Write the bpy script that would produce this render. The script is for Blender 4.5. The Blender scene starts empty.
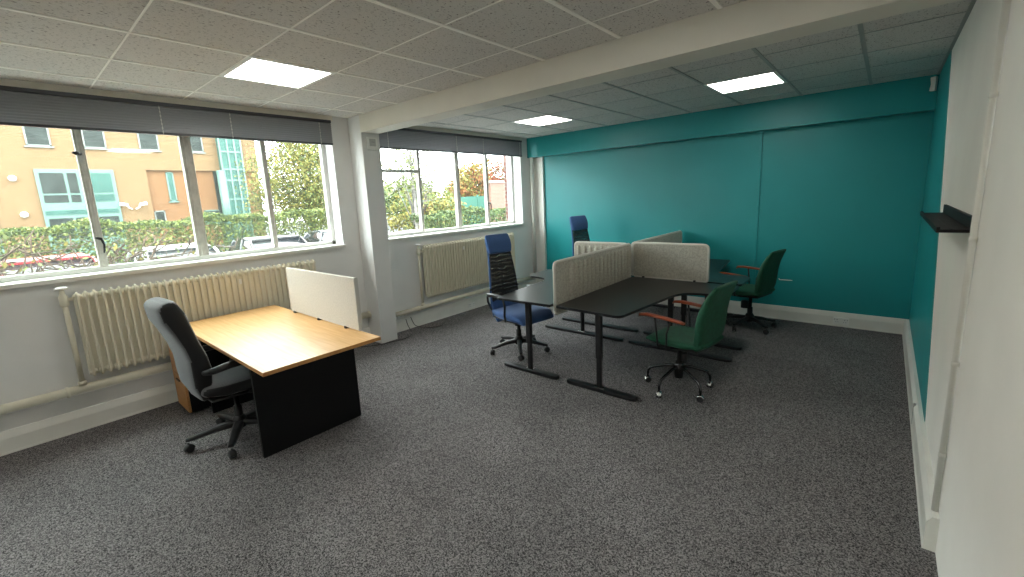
import bpy, math, random
from mathutils import Vector, Matrix
PI = math.pi
random.seed(7)
SC = bpy.context.scene
COL = SC.collection

# ------------------------------------------------------------------ colour / materials
def lin(h):
    if not isinstance(h, str): return h
    h = h.lstrip('#'); o = []
    for i in (0, 2, 4):
        c = int(h[i:i+2], 16)/255
        o.append(c/12.92 if c <= .04045 else ((c+.055)/1.055)**2.4)
    return (*o, 1)

def mat(name, col, rough=.6, metal=0, noise=None, bump=None, spec=.5, sheen=0, coat=0):
    """noise=(scale, amount) varies the colour; bump=(scale, strength, distance)"""
    m = bpy.data.materials.new(name); m.use_nodes = True
    nt = m.node_tree; b = nt.nodes['Principled BSDF']
    c = lin(col) if isinstance(col, str) else col
    b.inputs['Base Color'].default_value = c
    b.inputs['Roughness'].default_value = rough
    b.inputs['Metallic'].default_value = metal
    b.inputs['Specular IOR Level'].default_value = spec
    if sheen: b.inputs['Sheen Weight'].default_value = sheen
    if coat: b.inputs['Coat Weight'].default_value = coat
    tc = nt.nodes.new('ShaderNodeTexCoord')
    if noise:
        n = nt.nodes.new('ShaderNodeTexNoise'); n.inputs['Scale'].default_value = noise[0]
        n.inputs['Detail'].default_value = 4
        nt.links.new(tc.outputs['Object'], n.inputs['Vector'])
        r = nt.nodes.new('ShaderNodeValToRGB')
        a = noise[1]
        r.color_ramp.elements[0].position = .35; r.color_ramp.elements[1].position = .65
        r.color_ramp.elements[0].color = (*[x*(1-a) for x in c[:3]], 1)
        r.color_ramp.elements[1].color = (*[min(1, x*(1+a)) for x in c[:3]], 1)
        nt.links.new(n.outputs['Fac'], r.inputs[0]); nt.links.new(r.outputs[0], b.inputs['Base Color'])
    if bump:
        n2 = nt.nodes.new('ShaderNodeTexNoise'); n2.inputs['Scale'].default_value = bump[0]
        nt.links.new(tc.outputs['Object'], n2.inputs['Vector'])
        bp = nt.nodes.new('ShaderNodeBump'); bp.inputs['Strength'].default_value = bump[1]; bp.inputs['Distance'].default_value = bump[2]
        nt.links.new(n2.outputs['Fac'], bp.inputs['Height']); nt.links.new(bp.outputs[0], b.inputs['Normal'])
    return m

def emit(name, col, s):
    m = bpy.data.materials.new(name); m.use_nodes = True; nt = m.node_tree; nt.nodes.clear()
    e = nt.nodes.new('ShaderNodeEmission'); e.inputs[0].default_value = lin(col); e.inputs[1].default_value = s
    o = nt.nodes.new('ShaderNodeOutputMaterial'); nt.links.new(e.outputs[0], o.inputs[0]); return m

def glass_mat(name, tint='#ffffff', refl=.06, haze=0.0):
    m = bpy.data.materials.new(name); m.use_nodes = True; nt = m.node_tree; nt.nodes.clear()
    t = nt.nodes.new('ShaderNodeBsdfTransparent'); t.inputs[0].default_value = lin(tint)
    g = nt.nodes.new('ShaderNodeBsdfGlossy'); g.inputs['Roughness'].default_value = .02
    mx = nt.nodes.new('ShaderNodeMixShader'); mx.inputs[0].default_value = refl
    nt.links.new(t.outputs[0], mx.inputs[1]); nt.links.new(g.outputs[0], mx.inputs[2])
    last = mx
    if haze:
        d = nt.nodes.new('ShaderNodeBsdfTranslucent'); d.inputs[0].default_value = (.9, .9, .9, 1)
        mh = nt.nodes.new('ShaderNodeMixShader'); mh.inputs[0].default_value = haze
        nt.links.new(mx.outputs[0], mh.inputs[1]); nt.links.new(d.outputs[0], mh.inputs[2]); last = mh
    o = nt.nodes.new('ShaderNodeOutputMaterial'); nt.links.new(last.outputs[0], o.inputs[0]); return m

def N(nt, t, **kw):
    n = nt.nodes.new(t)
    for k, v in kw.items(): setattr(n, k, v)
    return n

# carpet tiles: speckled charcoal loop, every 500 mm tile a shade apart
def carpet_mat():
    m = bpy.data.materials.new('carpet'); m.use_nodes = True; nt = m.node_tree; b = nt.nodes['Principled BSDF']
    b.inputs['Roughness'].default_value = 1; b.inputs['Specular IOR Level'].default_value = .15
    tc = N(nt, 'ShaderNodeTexCoord')
    n = N(nt, 'ShaderNodeTexVoronoi'); n.inputs['Scale'].default_value = 215
    nt.links.new(tc.outputs['Object'], n.inputs['Vector'])
    sx_ = N(nt, 'ShaderNodeSeparateXYZ'); nt.links.new(n.outputs['Color'], sx_.inputs[0])
    r = N(nt, 'ShaderNodeValToRGB'); r.color_ramp.elements[0].position = .15; r.color_ramp.elements[1].position = .95
    r.color_ramp.elements[0].color = lin('#323132'); r.color_ramp.elements[1].color = lin('#8f8b8b')
    nt.links.new(sx_.outputs[0], r.inputs[0])
    sn = N(nt, 'ShaderNodeVectorMath', operation='SNAP'); sn.inputs[1].default_value = (.5, .5, 10)
    nt.links.new(tc.outputs['Object'], sn.inputs[0])
    w = N(nt, 'ShaderNodeTexWhiteNoise'); nt.links.new(sn.outputs[0], w.inputs['Vector'])
    mr = N(nt, 'ShaderNodeMapRange'); mr.inputs[3].default_value = .94; mr.inputs[4].default_value = 1.06
    nt.links.new(w.outputs['Value'], mr.inputs[0])
    # a few broad worn patches
    n3 = N(nt, 'ShaderNodeTexNoise'); n3.inputs['Scale'].default_value = 1.3; nt.links.new(tc.outputs['Object'], n3.inputs['Vector'])
    mr3 = N(nt, 'ShaderNodeMapRange'); mr3.inputs[1].default_value = .3; mr3.inputs[2].default_value = .7; mr3.inputs[3].default_value = .88; mr3.inputs[4].default_value = 1.1
    nt.links.new(n3.outputs['Fac'], mr3.inputs[0])
    mu = N(nt, 'ShaderNodeMath', operation='MULTIPLY'); nt.links.new(mr.outputs[0], mu.inputs[0]); nt.links.new(mr3.outputs[0], mu.inputs[1])
    sc = N(nt, 'ShaderNodeVectorMath', operation='SCALE'); nt.links.new(r.outputs[0], sc.inputs[0]); nt.links.new(mu.outputs[0], sc.inputs['Scale'])
    nt.links.new(sc.outputs[0], b.inputs['Base Color'])
    bp = N(nt, 'ShaderNodeBump'); bp.inputs['Strength'].default_value = .35; bp.inputs['Distance'].default_value = .002
    nt.links.new(sx_.outputs[1], bp.inputs['Height']); nt.links.new(bp.outputs[0], b.inputs['Normal'])
    return m

def tile_mat(name, col, dark):       # mineral fibre ceiling tile with small fissures
    m = bpy.data.materials.new(name); m.use_nodes = True; nt = m.node_tree; b = nt.nodes['Principled BSDF']
    b.inputs['Roughness'].default_value = .95; b.inputs['Specular IOR Level'].default_value = .1
    tc = N(nt, 'ShaderNodeTexCoord')
    mp = N(nt, 'ShaderNodeMapping'); mp.inputs['Scale'].default_value = (1, .6, 1); nt.links.new(tc.outputs['Object'], mp.inputs[0])
    n = N(nt, 'ShaderNodeTexNoise'); n.inputs['Scale'].default_value = 95; n.inputs['Detail'].default_value = 2
    nt.links.new(mp.outputs[0], n.inputs['Vector'])
    r = N(nt, 'ShaderNodeValToRGB'); r.color_ramp.elements[0].position = .30; r.color_ramp.elements[1].position = .40
    r.color_ramp.elements[0].color = lin(dark); r.color_ramp.elements[1].color = lin(col)
    nt.links.new(n.outputs['Fac'], r.inputs[0])
    n2 = N(nt, 'ShaderNodeTexNoise'); n2.inputs['Scale'].default_value = 400; nt.links.new(tc.outputs['Object'], n2.inputs['Vector'])
    mr = N(nt, 'ShaderNodeMapRange'); mr.inputs[1].default_value = .3; mr.inputs[2].default_value = .7; mr.inputs[3].default_value = .85; mr.inputs[4].default_value = 1.1
    nt.links.new(n2.outputs['Fac'], mr.inputs[0])
    sc = N(nt, 'ShaderNodeVectorMath', operation='SCALE'); nt.links.new(r.outputs[0], sc.inputs[0]); nt.links.new(mr.outputs[0], sc.inputs['Scale'])
    nt.links.new(sc.outputs[0], b.inputs['Base Color'])
    bp = N(nt, 'ShaderNodeBump'); bp.inputs['Strength'].default_value = .5; bp.inputs['Distance'].default_value = .003
    nt.links.new(r.outputs[0], bp.inputs['Height']); nt.links.new(bp.outputs[0], b.inputs['Normal'])
    return m

def wood_mat(name, c1, c2, rough=.35, scale=(1.2, 14, 14)):
    m = bpy.data.materials.new(name); m.use_nodes = True; nt = m.node_tree; b = nt.nodes['Principled BSDF']
    b.inputs['Roughness'].default_value = rough
    tc = N(nt, 'ShaderNodeTexCoord'); mp = N(nt, 'ShaderNodeMapping'); mp.inputs['Scale'].default_value = scale
    nt.links.new(tc.outputs['Object'], mp.inputs[0])
    n = N(nt, 'ShaderNodeTexNoise'); n.inputs['Scale'].default_value = 3; n.inputs['Detail'].default_value = 8; n.inputs['Distortion'].default_value = .6
    nt.links.new(mp.outputs[0], n.inputs['Vector'])
    r = N(nt, 'ShaderNodeValToRGB'); r.color_ramp.elements[0].position = .3; r.color_ramp.elements[1].position = .7
    r.color_ramp.elements[0].color = lin(c1); r.color_ramp.elements[1].color = lin(c2)
    nt.links.new(n.outputs['Fac'], r.inputs[0]); nt.links.new(r.outputs[0], b.inputs['Base Color'])
    return m

def brick_mat(name, c1, c2, mortar, axes='yz', w=.225, h=.075, ms=.01):
    m = bpy.data.materials.new(name); m.use_nodes = True; nt = m.node_tree; b = nt.nodes['Principled BSDF']
    b.inputs['Roughness'].default_value = .9
    tc = N(nt, 'ShaderNodeTexCoord'); sp = N(nt, 'ShaderNodeSeparateXYZ'); cb = N(nt, 'ShaderNodeCombineXYZ')
    nt.links.new(tc.outputs['Object'], sp.inputs[0])
    nt.links.new(sp.outputs['XYZ'.index(axes[0].upper())], cb.inputs[0]); nt.links.new(sp.outputs['XYZ'.index(axes[1].upper())], cb.inputs[1])
    br = N(nt, 'ShaderNodeTexBrick'); br.inputs['Scale'].default_value = 1
    br.inputs['Brick Width'].default_value = w; br.inputs['Row Height'].default_value = h; br.inputs['Mortar Size'].default_value = ms
    br.inputs['Color1'].default_value = lin(c1); br.inputs['Color2'].default_value = lin(c2); br.inputs['Mortar'].default_value = lin(mortar)
    nt.links.new(cb.outputs[0], br.inputs['Vector']); nt.links.new(br.outputs['Color'], b.inputs['Base Color'])
    return m

M = {}
def dk(h, f=.27): return (*[q*f for q in lin(h)[:3]], 1)      # outdoor colours darkened, standing in for a lower exposure of the daylit view
M['wall'] = mat('wall_paint', '#dddddb', .7, noise=(3, .03), bump=(60, .15, .002))
M['wallr'] = mat('wall_paint_warm', '#f0eee8', .6, noise=(2, .03), bump=(45, .25, .002))
M['beam'] = mat('beam_paint', '#dedacf', .7, noise=(3, .03))
M['teal'] = mat('teal_paint', '#13898c', .42, noise=(2, .03), bump=(50, .1, .002))
M['gloss'] = mat('white_gloss', '#dfded7', .35, noise=(6, .03))
M['gloss2'] = mat('window_frame_white', '#d9dad6', .45)
M['greyframe'] = mat('weathered_frame', '#b5b3ab', .5, noise=(20, .1))
M['cream'] = mat('radiator_cream', '#dcd6c2', .35)
M['pipe'] = mat('pipe_cream', '#d2cdba', .4, noise=(10, .05))
M['carpet'] = carpet_mat()
M['tile'] = tile_mat('ceiling_tile', '#d3d0cc', '#868380')
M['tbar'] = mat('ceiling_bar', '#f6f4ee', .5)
M['tbard'] = mat('ceiling_bar_grey', '#a5a8a6', .6)  # greyer bars for the ceiling grid beyond the beam
M['diff'] = emit('light_diffuser', '#fdfbf2', 6.2)
M['whitemetal'] = mat('white_metal', '#e6e6e2', .4)
M['whiteplast'] = mat('white_plastic', '#e4e4df', .35)
M['greyplast'] = mat('grey_plastic', '#b9bab6', .4)
M['slat'] = mat('blind_slat', '#909196', .3, metal=.4)
M['slatrail'] = mat('blind_rail', '#4a4b50', .4, metal=.3)
M['timber'] = mat('head_timber', '#e8e2d6', .6)
M['cord'] = mat('blind_cord', '#cfcfca', .7)
M['oak'] = wood_mat('oak_laminate', '#c9985a', '#dcb078', .36, (1.0, 16, 16))
M['oakedge'] = wood_mat('oak_edge', '#a8743c', '#bd8a52', .45, (2, 16, 30))
M['black'] = mat('black_laminate', '#08090b', .55, spec=.25)
M['blackp'] = mat('black_plastic', '#121214', .45)
M['blackm'] = mat('black_powdercoat', '#141416', .4)
M['desktop'] = mat('black_desktop', '#111214', .32, noise=(200, .1), spec=.4)
M['chrome'] = mat('chrome', '#c8c8c8', .18, metal=1)
M['darkchrome'] = mat('dark_chrome', '#4a4a4c', .25, metal=1)
M['felt'] = mat('grey_felt', '#b4b0a4', .95, noise=(60, .14), bump=(150, .4, .002))
M['screenw'] = mat('pale_screen_fabric', '#cbc6be', .9, noise=(70, .06))
M['feltedge'] = mat('felt_edge', '#cfccc4', .9)
M['blue'] = mat('blue_fabric', '#34568a', .85, noise=(120, .12), sheen=.2)
M['green'] = mat('green_velvet', '#054b33', .75, noise=(30, .18), sheen=.05)
M['greyfab'] = mat('grey_chair_fabric', '#4f5053', .9, noise=(150, .18), sheen=.2)
M['darkfab'] = mat('dark_chair_fabric', '#1d1e20', .85)
M['armwood'] = wood_mat('red_brown_wood', '#7d3418', '#a04a26', .35, (4, 20, 20))
M['tread'] = mat('caster_grey', '#2b2b2d', .5)

def mesh_mat():
    m = bpy.data.materials.new('black_mesh'); m.use_nodes = True; nt = m.node_tree
    b = nt.nodes['Principled BSDF']; b.inputs['Base Color'].default_value = lin('#0f1012'); b.inputs['Roughness'].default_value = .6
    tc = N(nt, 'ShaderNodeTexCoord')
    wv = N(nt, 'ShaderNodeTexWave'); wv.bands_direction = 'Z'; wv.inputs['Scale'].default_value = 7; wv.inputs['Distortion'].default_value = 4; wv.inputs['Detail'].default_value = 1
    wv.inputs['Detail Scale'].default_value = 1.5
    nt.links.new(tc.outputs['Object'], wv.inputs['Vector'])
    mr = N(nt, 'ShaderNodeMapRange'); mr.inputs[1].default_value = .5; mr.inputs[2].default_value = 1; mr.inputs[3].default_value = .06; mr.inputs[4].default_value = .42
    nt.links.new(wv.outputs['Fac'], mr.inputs[0])
    cr = N(nt, 'ShaderNodeValToRGB'); cr.color_ramp.elements[0].position = .5; cr.color_ramp.elements[0].color = lin('#0c0d0f'); cr.color_ramp.elements[1].color = lin('#3c4143')
    nt.links.new(wv.outputs['Fac'], cr.inputs[0]); nt.links.new(cr.outputs[0], b.inputs['Base Color'])
    t = N(nt, 'ShaderNodeBsdfTransparent'); mx = N(nt, 'ShaderNodeMixShader'); o = nt.nodes['Material Output']
    nt.links.new(mr.outputs[0], mx.inputs[0]); nt.links.new(b.outputs[0], mx.inputs[1]); nt.links.new(t.outputs[0], mx.inputs[2]); nt.links.new(mx.outputs[0], o.inputs[0])
    return m
M['mesh'] = mesh_mat()
M['glass'] = glass_mat('window_glass', '#fbfefc', .025, .005)
# outdoors
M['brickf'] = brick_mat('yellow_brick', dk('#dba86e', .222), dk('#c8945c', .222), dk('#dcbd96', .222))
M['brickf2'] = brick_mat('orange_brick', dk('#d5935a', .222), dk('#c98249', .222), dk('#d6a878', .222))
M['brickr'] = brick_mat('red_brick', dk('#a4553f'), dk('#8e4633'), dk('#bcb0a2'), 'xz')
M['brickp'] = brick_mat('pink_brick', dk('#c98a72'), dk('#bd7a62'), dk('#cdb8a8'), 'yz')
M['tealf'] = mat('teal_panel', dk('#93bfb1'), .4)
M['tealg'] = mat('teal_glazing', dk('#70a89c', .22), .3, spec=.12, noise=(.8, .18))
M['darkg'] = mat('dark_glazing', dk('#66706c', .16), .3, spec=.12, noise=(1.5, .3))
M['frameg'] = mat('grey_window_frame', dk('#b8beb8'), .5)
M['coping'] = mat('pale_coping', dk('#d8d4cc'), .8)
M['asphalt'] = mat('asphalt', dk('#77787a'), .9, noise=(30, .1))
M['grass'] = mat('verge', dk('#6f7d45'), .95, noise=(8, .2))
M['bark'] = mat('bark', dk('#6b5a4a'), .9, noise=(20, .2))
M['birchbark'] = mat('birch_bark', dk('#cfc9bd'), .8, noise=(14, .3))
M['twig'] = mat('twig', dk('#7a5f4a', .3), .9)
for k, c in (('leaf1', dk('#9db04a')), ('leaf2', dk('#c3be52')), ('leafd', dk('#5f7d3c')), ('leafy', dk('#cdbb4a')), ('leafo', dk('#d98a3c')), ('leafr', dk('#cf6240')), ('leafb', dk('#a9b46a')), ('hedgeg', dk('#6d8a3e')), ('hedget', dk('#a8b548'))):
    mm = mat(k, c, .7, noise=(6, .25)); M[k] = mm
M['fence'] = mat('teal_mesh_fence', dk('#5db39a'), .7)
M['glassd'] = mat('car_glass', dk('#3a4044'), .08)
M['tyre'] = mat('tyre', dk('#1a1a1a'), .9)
def paint(c): return mat('car_paint', dk(c, .38), .25, coat=.6)

# ------------------------------------------------------------------ mesh builder
class MB:
    def __init__(s): s.v = []; s.f = []; s.sm = []; s.mi = []; s.cm = 0
    def face(s, idx, smooth=False): s.f.append(tuple(idx)); s.sm.append(smooth); s.mi.append(s.cm)
    def box(s, x0, y0, z0, x1, y1, z1):
        if x0 > x1: x0, x1 = x1, x0
        if y0 > y1: y0, y1 = y1, y0
        if z0 > z1: z0, z1 = z1, z0
        b = len(s.v)
        s.v += [(x0,y0,z0),(x1,y0,z0),(x1,y1,z0),(x0,y1,z0),(x0,y0,z1),(x1,y0,z1),(x1,y1,z1),(x0,y1,z1)]
        for q in ((0,3,2,1),(4,5,6,7),(0,1,5,4),(1,2,6,5),(2,3,7,6),(3,0,4,7)): s.face([b+i for i in q])
        return s
    def rings(s, rings, caps=True, smooth=True, closed=True):
        b = len(s.v); n = len(rings[0])
        for r in rings: s.v += [tuple(p) for p in r]
        for i in range(len(rings)-1):
            for j in range(n if closed else n-1):
                k = (j+1) % n
                s.face((b+i*n+j, b+i*n+k, b+(i+1)*n+k, b+(i+1)*n+j), smooth)
        if caps:
            s.face([b+j for j in reversed(range(n))]); s.face([b+(len(rings)-1)*n+j for j in range(n)])
        return s
    def tube(s, pts, r, n=10, smooth=True):
        pts = [Vector(p) for p in pts]; rs = r if isinstance(r, (list, tuple)) else [r]*len(pts)
        out = []; prev = None
        for i, p in enumerate(pts):
            a = pts[max(i-1, 0)]; c = pts[min(i+1, len(pts)-1)]
            t = (c-a).normalized()
            if prev is None:
                u = t.orthogonal().normalized()
                if abs(t.z) < .9: u = Vector((0,0,1)).cross(t).normalized()
            else:
                u = (prev - t*prev.dot(t)).normalized()
            prev = u; w = t.cross(u)
            out.append([p + (u*math.cos(2*PI*j/n) + w*math.sin(2*PI*j/n))*rs[i] for j in range(n)])
        return s.rings(out, True, smooth)
    def cyl(s, p0, p1, r, n=16, r1=None): return s.tube([p0, p1], [r, r if r1 is None else r1], n)
    def prism(s, poly, z0, z1, ax='z'):
        def P(a, b, c): return {'z': (a, b, c), 'x': (c, a, b), 'y': (a, c, b)}[ax]
        n = len(poly); b = len(s.v)
        s.v += [P(a, q, z0) for a, q in poly] + [P(a, q, z1) for a, q in poly]
        s.face([b+j for j in reversed(range(n))]); s.face([b+n+j for j in range(n)])
        for j in range(n):
            k = (j+1) % n; s.face((b+j, b+k, b+n+k, b+n+j))
        return s
    def lathe(s, prof, c=(0,0,0), n=20):
        c = Vector(c)
        return s.rings([[c+Vector((r*math.cos(2*PI*j/n), r*math.sin(2*PI*j/n), z)) for j in range(n)] for r, z in prof], True, True)
    def slab(s, path, hw, ht, n=28, ex=3.5, side_mat=None, endr=.03):
        """cushion: path of (x,z) centre points, half width along y, half thickness along the normal"""
        P = [Vector((a, 0, b)) for a, b in path]; m = len(P)
        hw = hw if isinstance(hw, (list, tuple)) else [hw]*m; ht = ht if isinstance(ht, (list, tuple)) else [ht]*m
        seq = []
        for i in range(m):
            t = (P[min(i+1, m-1)]-P[max(i-1, 0)]).normalized(); seq.append((P[i], t, hw[i], ht[i]))
        def ends(p, t, w, h, sg):
            o = []
            for k in (1.0, .93, .78, .55, .25):
                a = math.acos(k) if k < 1 else 0
                o.append((p + t*sg*endr*math.sin(a), t, w-endr*(1-k)*1.2, h*k + (0 if k > .3 else 0)))
            return o
        st = list(reversed(ends(*seq[0], -1))); en = ends(*seq[-1], 1)
        full = st + seq[1:-1] + en
        R = []
        for p, t, w, h in full:
            nrm = Vector((0,1,0)).cross(t).normalized(); ring = []
            for j in range(n):
                a = 2*PI*j/n; ca, sa = math.cos(a), math.sin(a)
                yy = w*math.copysign(abs(ca)**(2/ex), ca); hh = h*math.copysign(abs(sa)**(2/ex), sa)
                ring.append(p + Vector((0, yy, 0)) + nrm*hh)
            R.append(ring)
        f0 = len(s.f); s.rings(R, True, True)
        if side_mat is not None:
            for k in range(f0, len(s.f)):
                q = s.f[k]
                if len(q) == 4:
                    a, b_, c = [Vector(s.v[q[i]]) for i in range(3)]; nn = (b_-a).cross(c-a)
                    if nn.length and abs(nn.normalized().y) > .55: s.mi[k] = side_mat
        return s
    def tf(s, mtx):
        s.v = [tuple(mtx @ Vector(p)) for p in s.v]; return s
    def build(s, name, m, parent=None, loc=(0,0,0), bevel=0, tris=None):
        me = bpy.data.meshes.new(name); me.from_pydata(s.v, [], s.f)
        for mm in (m if isinstance(m, (list, tuple)) else [m]): me.materials.append(M[mm] if isinstance(mm, str) else mm)
        me.polygons.foreach_set('use_smooth', s.sm); me.polygons.foreach_set('material_index', s.mi); me.update()
        o = bpy.data.objects.new(name, me); COL.objects.link(o); o.location = loc
        if parent: o.parent = parent
        if bevel:
            b = o.modifiers.new('bevel', 'BEVEL'); b.width = bevel; b.segments = 2; b.limit_method = 'ANGLE'; b.angle_limit = .7
        return o
def box(name, m, a, b, parent=None, bevel=0): return MB().box(*a, *b).build(name, m, parent, bevel=bevel)
def tag(o, label, cat, group=None, kind=None):
    o['label'] = label; o['category'] = cat
    if group: o['group'] = group
    if kind: o['kind'] = kind
    return o
def empty(name, loc=(0,0,0), rz=0):
    o = bpy.data.objects.new(name, None); COL.objects.link(o); o.location = loc; o.rotation_euler = (0,0,rz); o.empty_display_size = .1; return o
def struct(o): o['kind'] = 'structure'; return o
def copy_tree(o, parent=None):
    kids = list(o.children); c = o.copy(); COL.objects.link(c)
    if parent: c.parent = parent
    for k in kids: copy_tree(k, c)
    return c
def arc(cx, cy, r, a0, a1, n=6): return [(cx+r*math.cos(math.radians(a0+(a1-a0)*i/n)), cy+r*math.sin(math.radians(a0+(a1-a0)*i/n))) for i in range(n+1)]
def rounded(poly, r, n=5):
    out = []; m = len(poly)
    for i in range(m):
        p = Vector(poly[i]); a = Vector(poly[i-1]); b = Vector(poly[(i+1) % m]); ri = r[i] if isinstance(r, (list, tuple)) else r
        if ri <= 0: out.append(tuple(p)); continue
        da = min(ri, (a-p).length*.49); db = min(ri, (b-p).length*.49)
        s = p+(a-p).normalized()*da; e = p+(b-p).normalized()*db
        for k in range(n+1):
            t = k/n; q = s*(1-t)**2 + p*2*t*(1-t) + e*t*t; out.append(tuple(q))
    return out

# ------------------------------------------------------------------ room dimensions (m)
W, H = 5.045, 2.656          # right wall, ceiling
YN = -9.6                    # wall behind the camera
BY0, BY1, BZ = -3.487, -3.256, 2.466   # beam
CX = .261                    # column face
W1 = (-7.86, -3.70); W2 = (-3.10, -.33); SZ, HZ = 1.225, 2.60
T = .32                      # outer wall thickness

b = MB().box(-.02, YN, -.1, W+.06, .02, 0)
struct(b.build('floor', 'carpet'))
# ceiling with real tile field
struct(MB().box(-.02, YN, H, W+.06, .02, H+.06).build('ceiling', 'tile'))
# window wall
b = MB()
b.box(-T, YN-.1, -.1, 0, .3, SZ)
b.box(-T, YN-.1, HZ, 0, .3, H+.06)
for y0, y1 in ((YN-.1, W1[0]), (W1[1], W2[0]), (W2[1], .3)): b.box(-T, y0, SZ, 0, y1, HZ)
struct(b.build('wall_left', 'wall'))
b = MB(); b.box(-.02, 0, 0, W+.1, .2, H+.06)
struct(b.build('wall_back', 'teal'))
b = MB(); b.box(W, YN-.1, 0, W+.15, .2, H+.06)
# painted teal end of the right hand wall: slightly slanting brushed edge, 2 mm build up
wr = struct(b.build('wall_right', 'wallr'))
b = MB(); b.prism([(0, 0), (-2.80, 0), (-2.66, .23), (-2.12, 1.12), (-1.18, H), (0, H)], W-.003, W+.01, 'x')
struct(b.build('trim_1', 'teal'))
struct(MB().box(-.02, YN-.12, 0, W+.1, YN, H+.06).build('wall_front', 'wall'))
# bulkhead
struct(MB().box(0, -.14, 2.329, W, 0, H).build('trim_2', 'teal'))
# beam and column
struct(MB().box(CX-.02, BY0, BZ, W, BY1, H).build('trim_3', 'beam', bevel=.004))
struct(MB().box(0, BY0, 0, CX, BY1, H).build('trim_4', 'wall', bevel=.006))
# boxed corner beside the teal wall
struct(MB().box(0, -.025, 0, .25, 0, 2.329).build('trim_5', 'gloss', bevel=.003))
struct(MB().box(.225, -.045, 0, .25, -.02, 2.329).build('trim_6', 'gloss', bevel=.004))
# batten on the teal wall
struct(MB().box(3.515, -.012, .17, 3.545, 0, 2.329).build('trim_7', 'teal', bevel=.003))
# timber head over the windows
struct(MB().box(0, W1[0]-.1, 2.60, .03, W1[1]+.02, H).build('trim_8', 'timber', bevel=.004))
struct(MB().box(0, BY1, 2.60, .03, W2[1]+.03, H).build('trim_9', 'timber', bevel=.004))

# ceiling grid
def grid(name, gx, gy, y0, y1):
    b = MB()
    x = gx - 6*.6
    while x < W:
        if x > .02: b.box(x-.013, y0, H-.005, x+.013, y1, H)
        x += .6
    k = -12
    while gy+k*.6 < y1:
        y = gy+k*.6
        if y > y0+.01: b.box(0.0, y-.005, H-.003, W, y+.005, H)
        k += 1
    b.box(W-.02, y0, H-.006, W, y1, H)
    return b
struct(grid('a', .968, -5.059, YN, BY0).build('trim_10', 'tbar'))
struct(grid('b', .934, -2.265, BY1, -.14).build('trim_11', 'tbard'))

# skirting / bench trunking
def skirt(name, t, pts):
    (x0, y0), (x1, y1) = pts
    d = Vector((x1-x0, y1-y0, 0)); L = d.length; d.normalize(); nrm = Vector((-d.y, d.x, 0))
    prof = [(0, 0), (t, 0), (t, .012), (t-.004, .016), (t-.004, .115), (t*.45, .17), (0, .17)]
    mt = Matrix(((nrm.x, d.x, 0, x0), (nrm.y, d.y, 0, y0), (0, 0, 1, 0), (0, 0, 0, 1)))
    b = MB(); n = len(prof)
    A = [mt @ Vector((p, 0, z)) for p, z in prof]; B = [mt @ Vector((p, L, z)) for p, z in prof]
    b.v = [tuple(q) for q in A+B]
    b.face(list(range(n))); b.face([n+j for j in reversed(range(n))])
    for j in range(n):
        k = (j+1) % n; b.face((j, j+n, k+n, k))
    return b
bs = skirt('x', .034, ((0, BY0), (0, YN))).build('baseboard_left', 'gloss'); struct(bs)
s2 = skirt('x', .034, ((0, 0), (0, BY1))).build('baseboard_left_far', 'gloss'); struct(s2)
struct(skirt('x', .028, ((W, 0), (.25, 0))).build('baseboard_back', 'gloss'))
# right hand trunking is deeper and stops short with a closed end
b = MB(); b.prism([(W, 0), (W-.046, 0), (W-.046, .012), (W-.042, .016), (W-.042, .14), (W-.024, .17), (W, .17)], -3.76, -.02, 'y')
struct(b.build('baseboard_right', 'gloss'))
b = MB(); b.box(W-.044, -2.42, .012, W-.03, -2.415, .171); struct(b.build('trim_12', 'greyplast'))

# ------------------------------------------------------------------ windows
def window(name, y0, y1, mulls, transom=None, handles=(), stays=()):
    r = empty(name, (-.2, (y0+y1)/2, SZ)); r['kind'] = 'structure'
    ox, oy, oz = r.location
    def mk(nm, m, *a, bev=.004):
        b = MB()
        for q in a: b.box(q[0]-ox, q[1]-oy, q[2]-oz, q[3]-ox, q[4]-oy, q[5]-oz)
        return b.build(nm, m, r, bevel=bev)
    mk('frame', 'gloss2', (-.235, y0, SZ, -.175, y0+.045, HZ), (-.235, y1-.045, SZ, -.175, y1, HZ),
       (-.235, y0, SZ, -.175, y1, SZ+.045), (-.235, y0, HZ-.04, -.175, y1, HZ))
    for y, w in mulls:
        mk('mullion', 'greyframe', (-.235, y-w/2, SZ+.04, -.168, y+w/2, HZ-.03))
        if w > .05: mk('mullion_bead', 'greyframe', (-.168, y-w/5, SZ+.04, -.158, y+w/5, HZ-.03))
    if transom:
        mk('transom', 'greyframe', (-.23, transom[0], transom[2]-.018, -.172, transom[1], transom[2]+.018))
    edges = [y0+.045]+[y for y, _ in mulls]+[y1-.045]
    for a, c in zip(edges, edges[1:]):
        mk('pane', 'glass', (-.206, a, SZ+.045, -.202, c, HZ-.04), bev=0)
    # inner sill board with a soft nose, plus outer stone sill
    mk('sill', 'gloss', (-.175, y0, SZ-.03, .035, y1+.012, SZ+.004))
    mk('outer_sill', 'coping', (-.40, y0, SZ-.08, -.235, y1, SZ-.01))
    for y, z in handles:
        b = MB(); b.tube([(-.165-ox, y-oy, z-oz), (-.13-ox, y-oy, z-oz)], .012, 8)
        b.tube([(-.13-ox, y-.03-oy, z+.01-oz), (-.128-ox, y+.01-oy, z-oz), (-.128-ox, y+.022-oy, z-.05-oz), (-.13-ox, y+.012-oy, z-.12-oz)], [.009, .011, .009, .006], 8)
        b.build('handle', 'blackm', r)
    for y, z in stays:
        b = MB(); b.tube([(-.17-ox, y-oy, z-oz), (-.13-ox, y-.03-oy, z-oz), (-.125-ox, y-.055-oy, z+.004-oz)], [.012, .017, .008], 8)
        b.build('window_stay', 'blackm', r)
    return r
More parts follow.
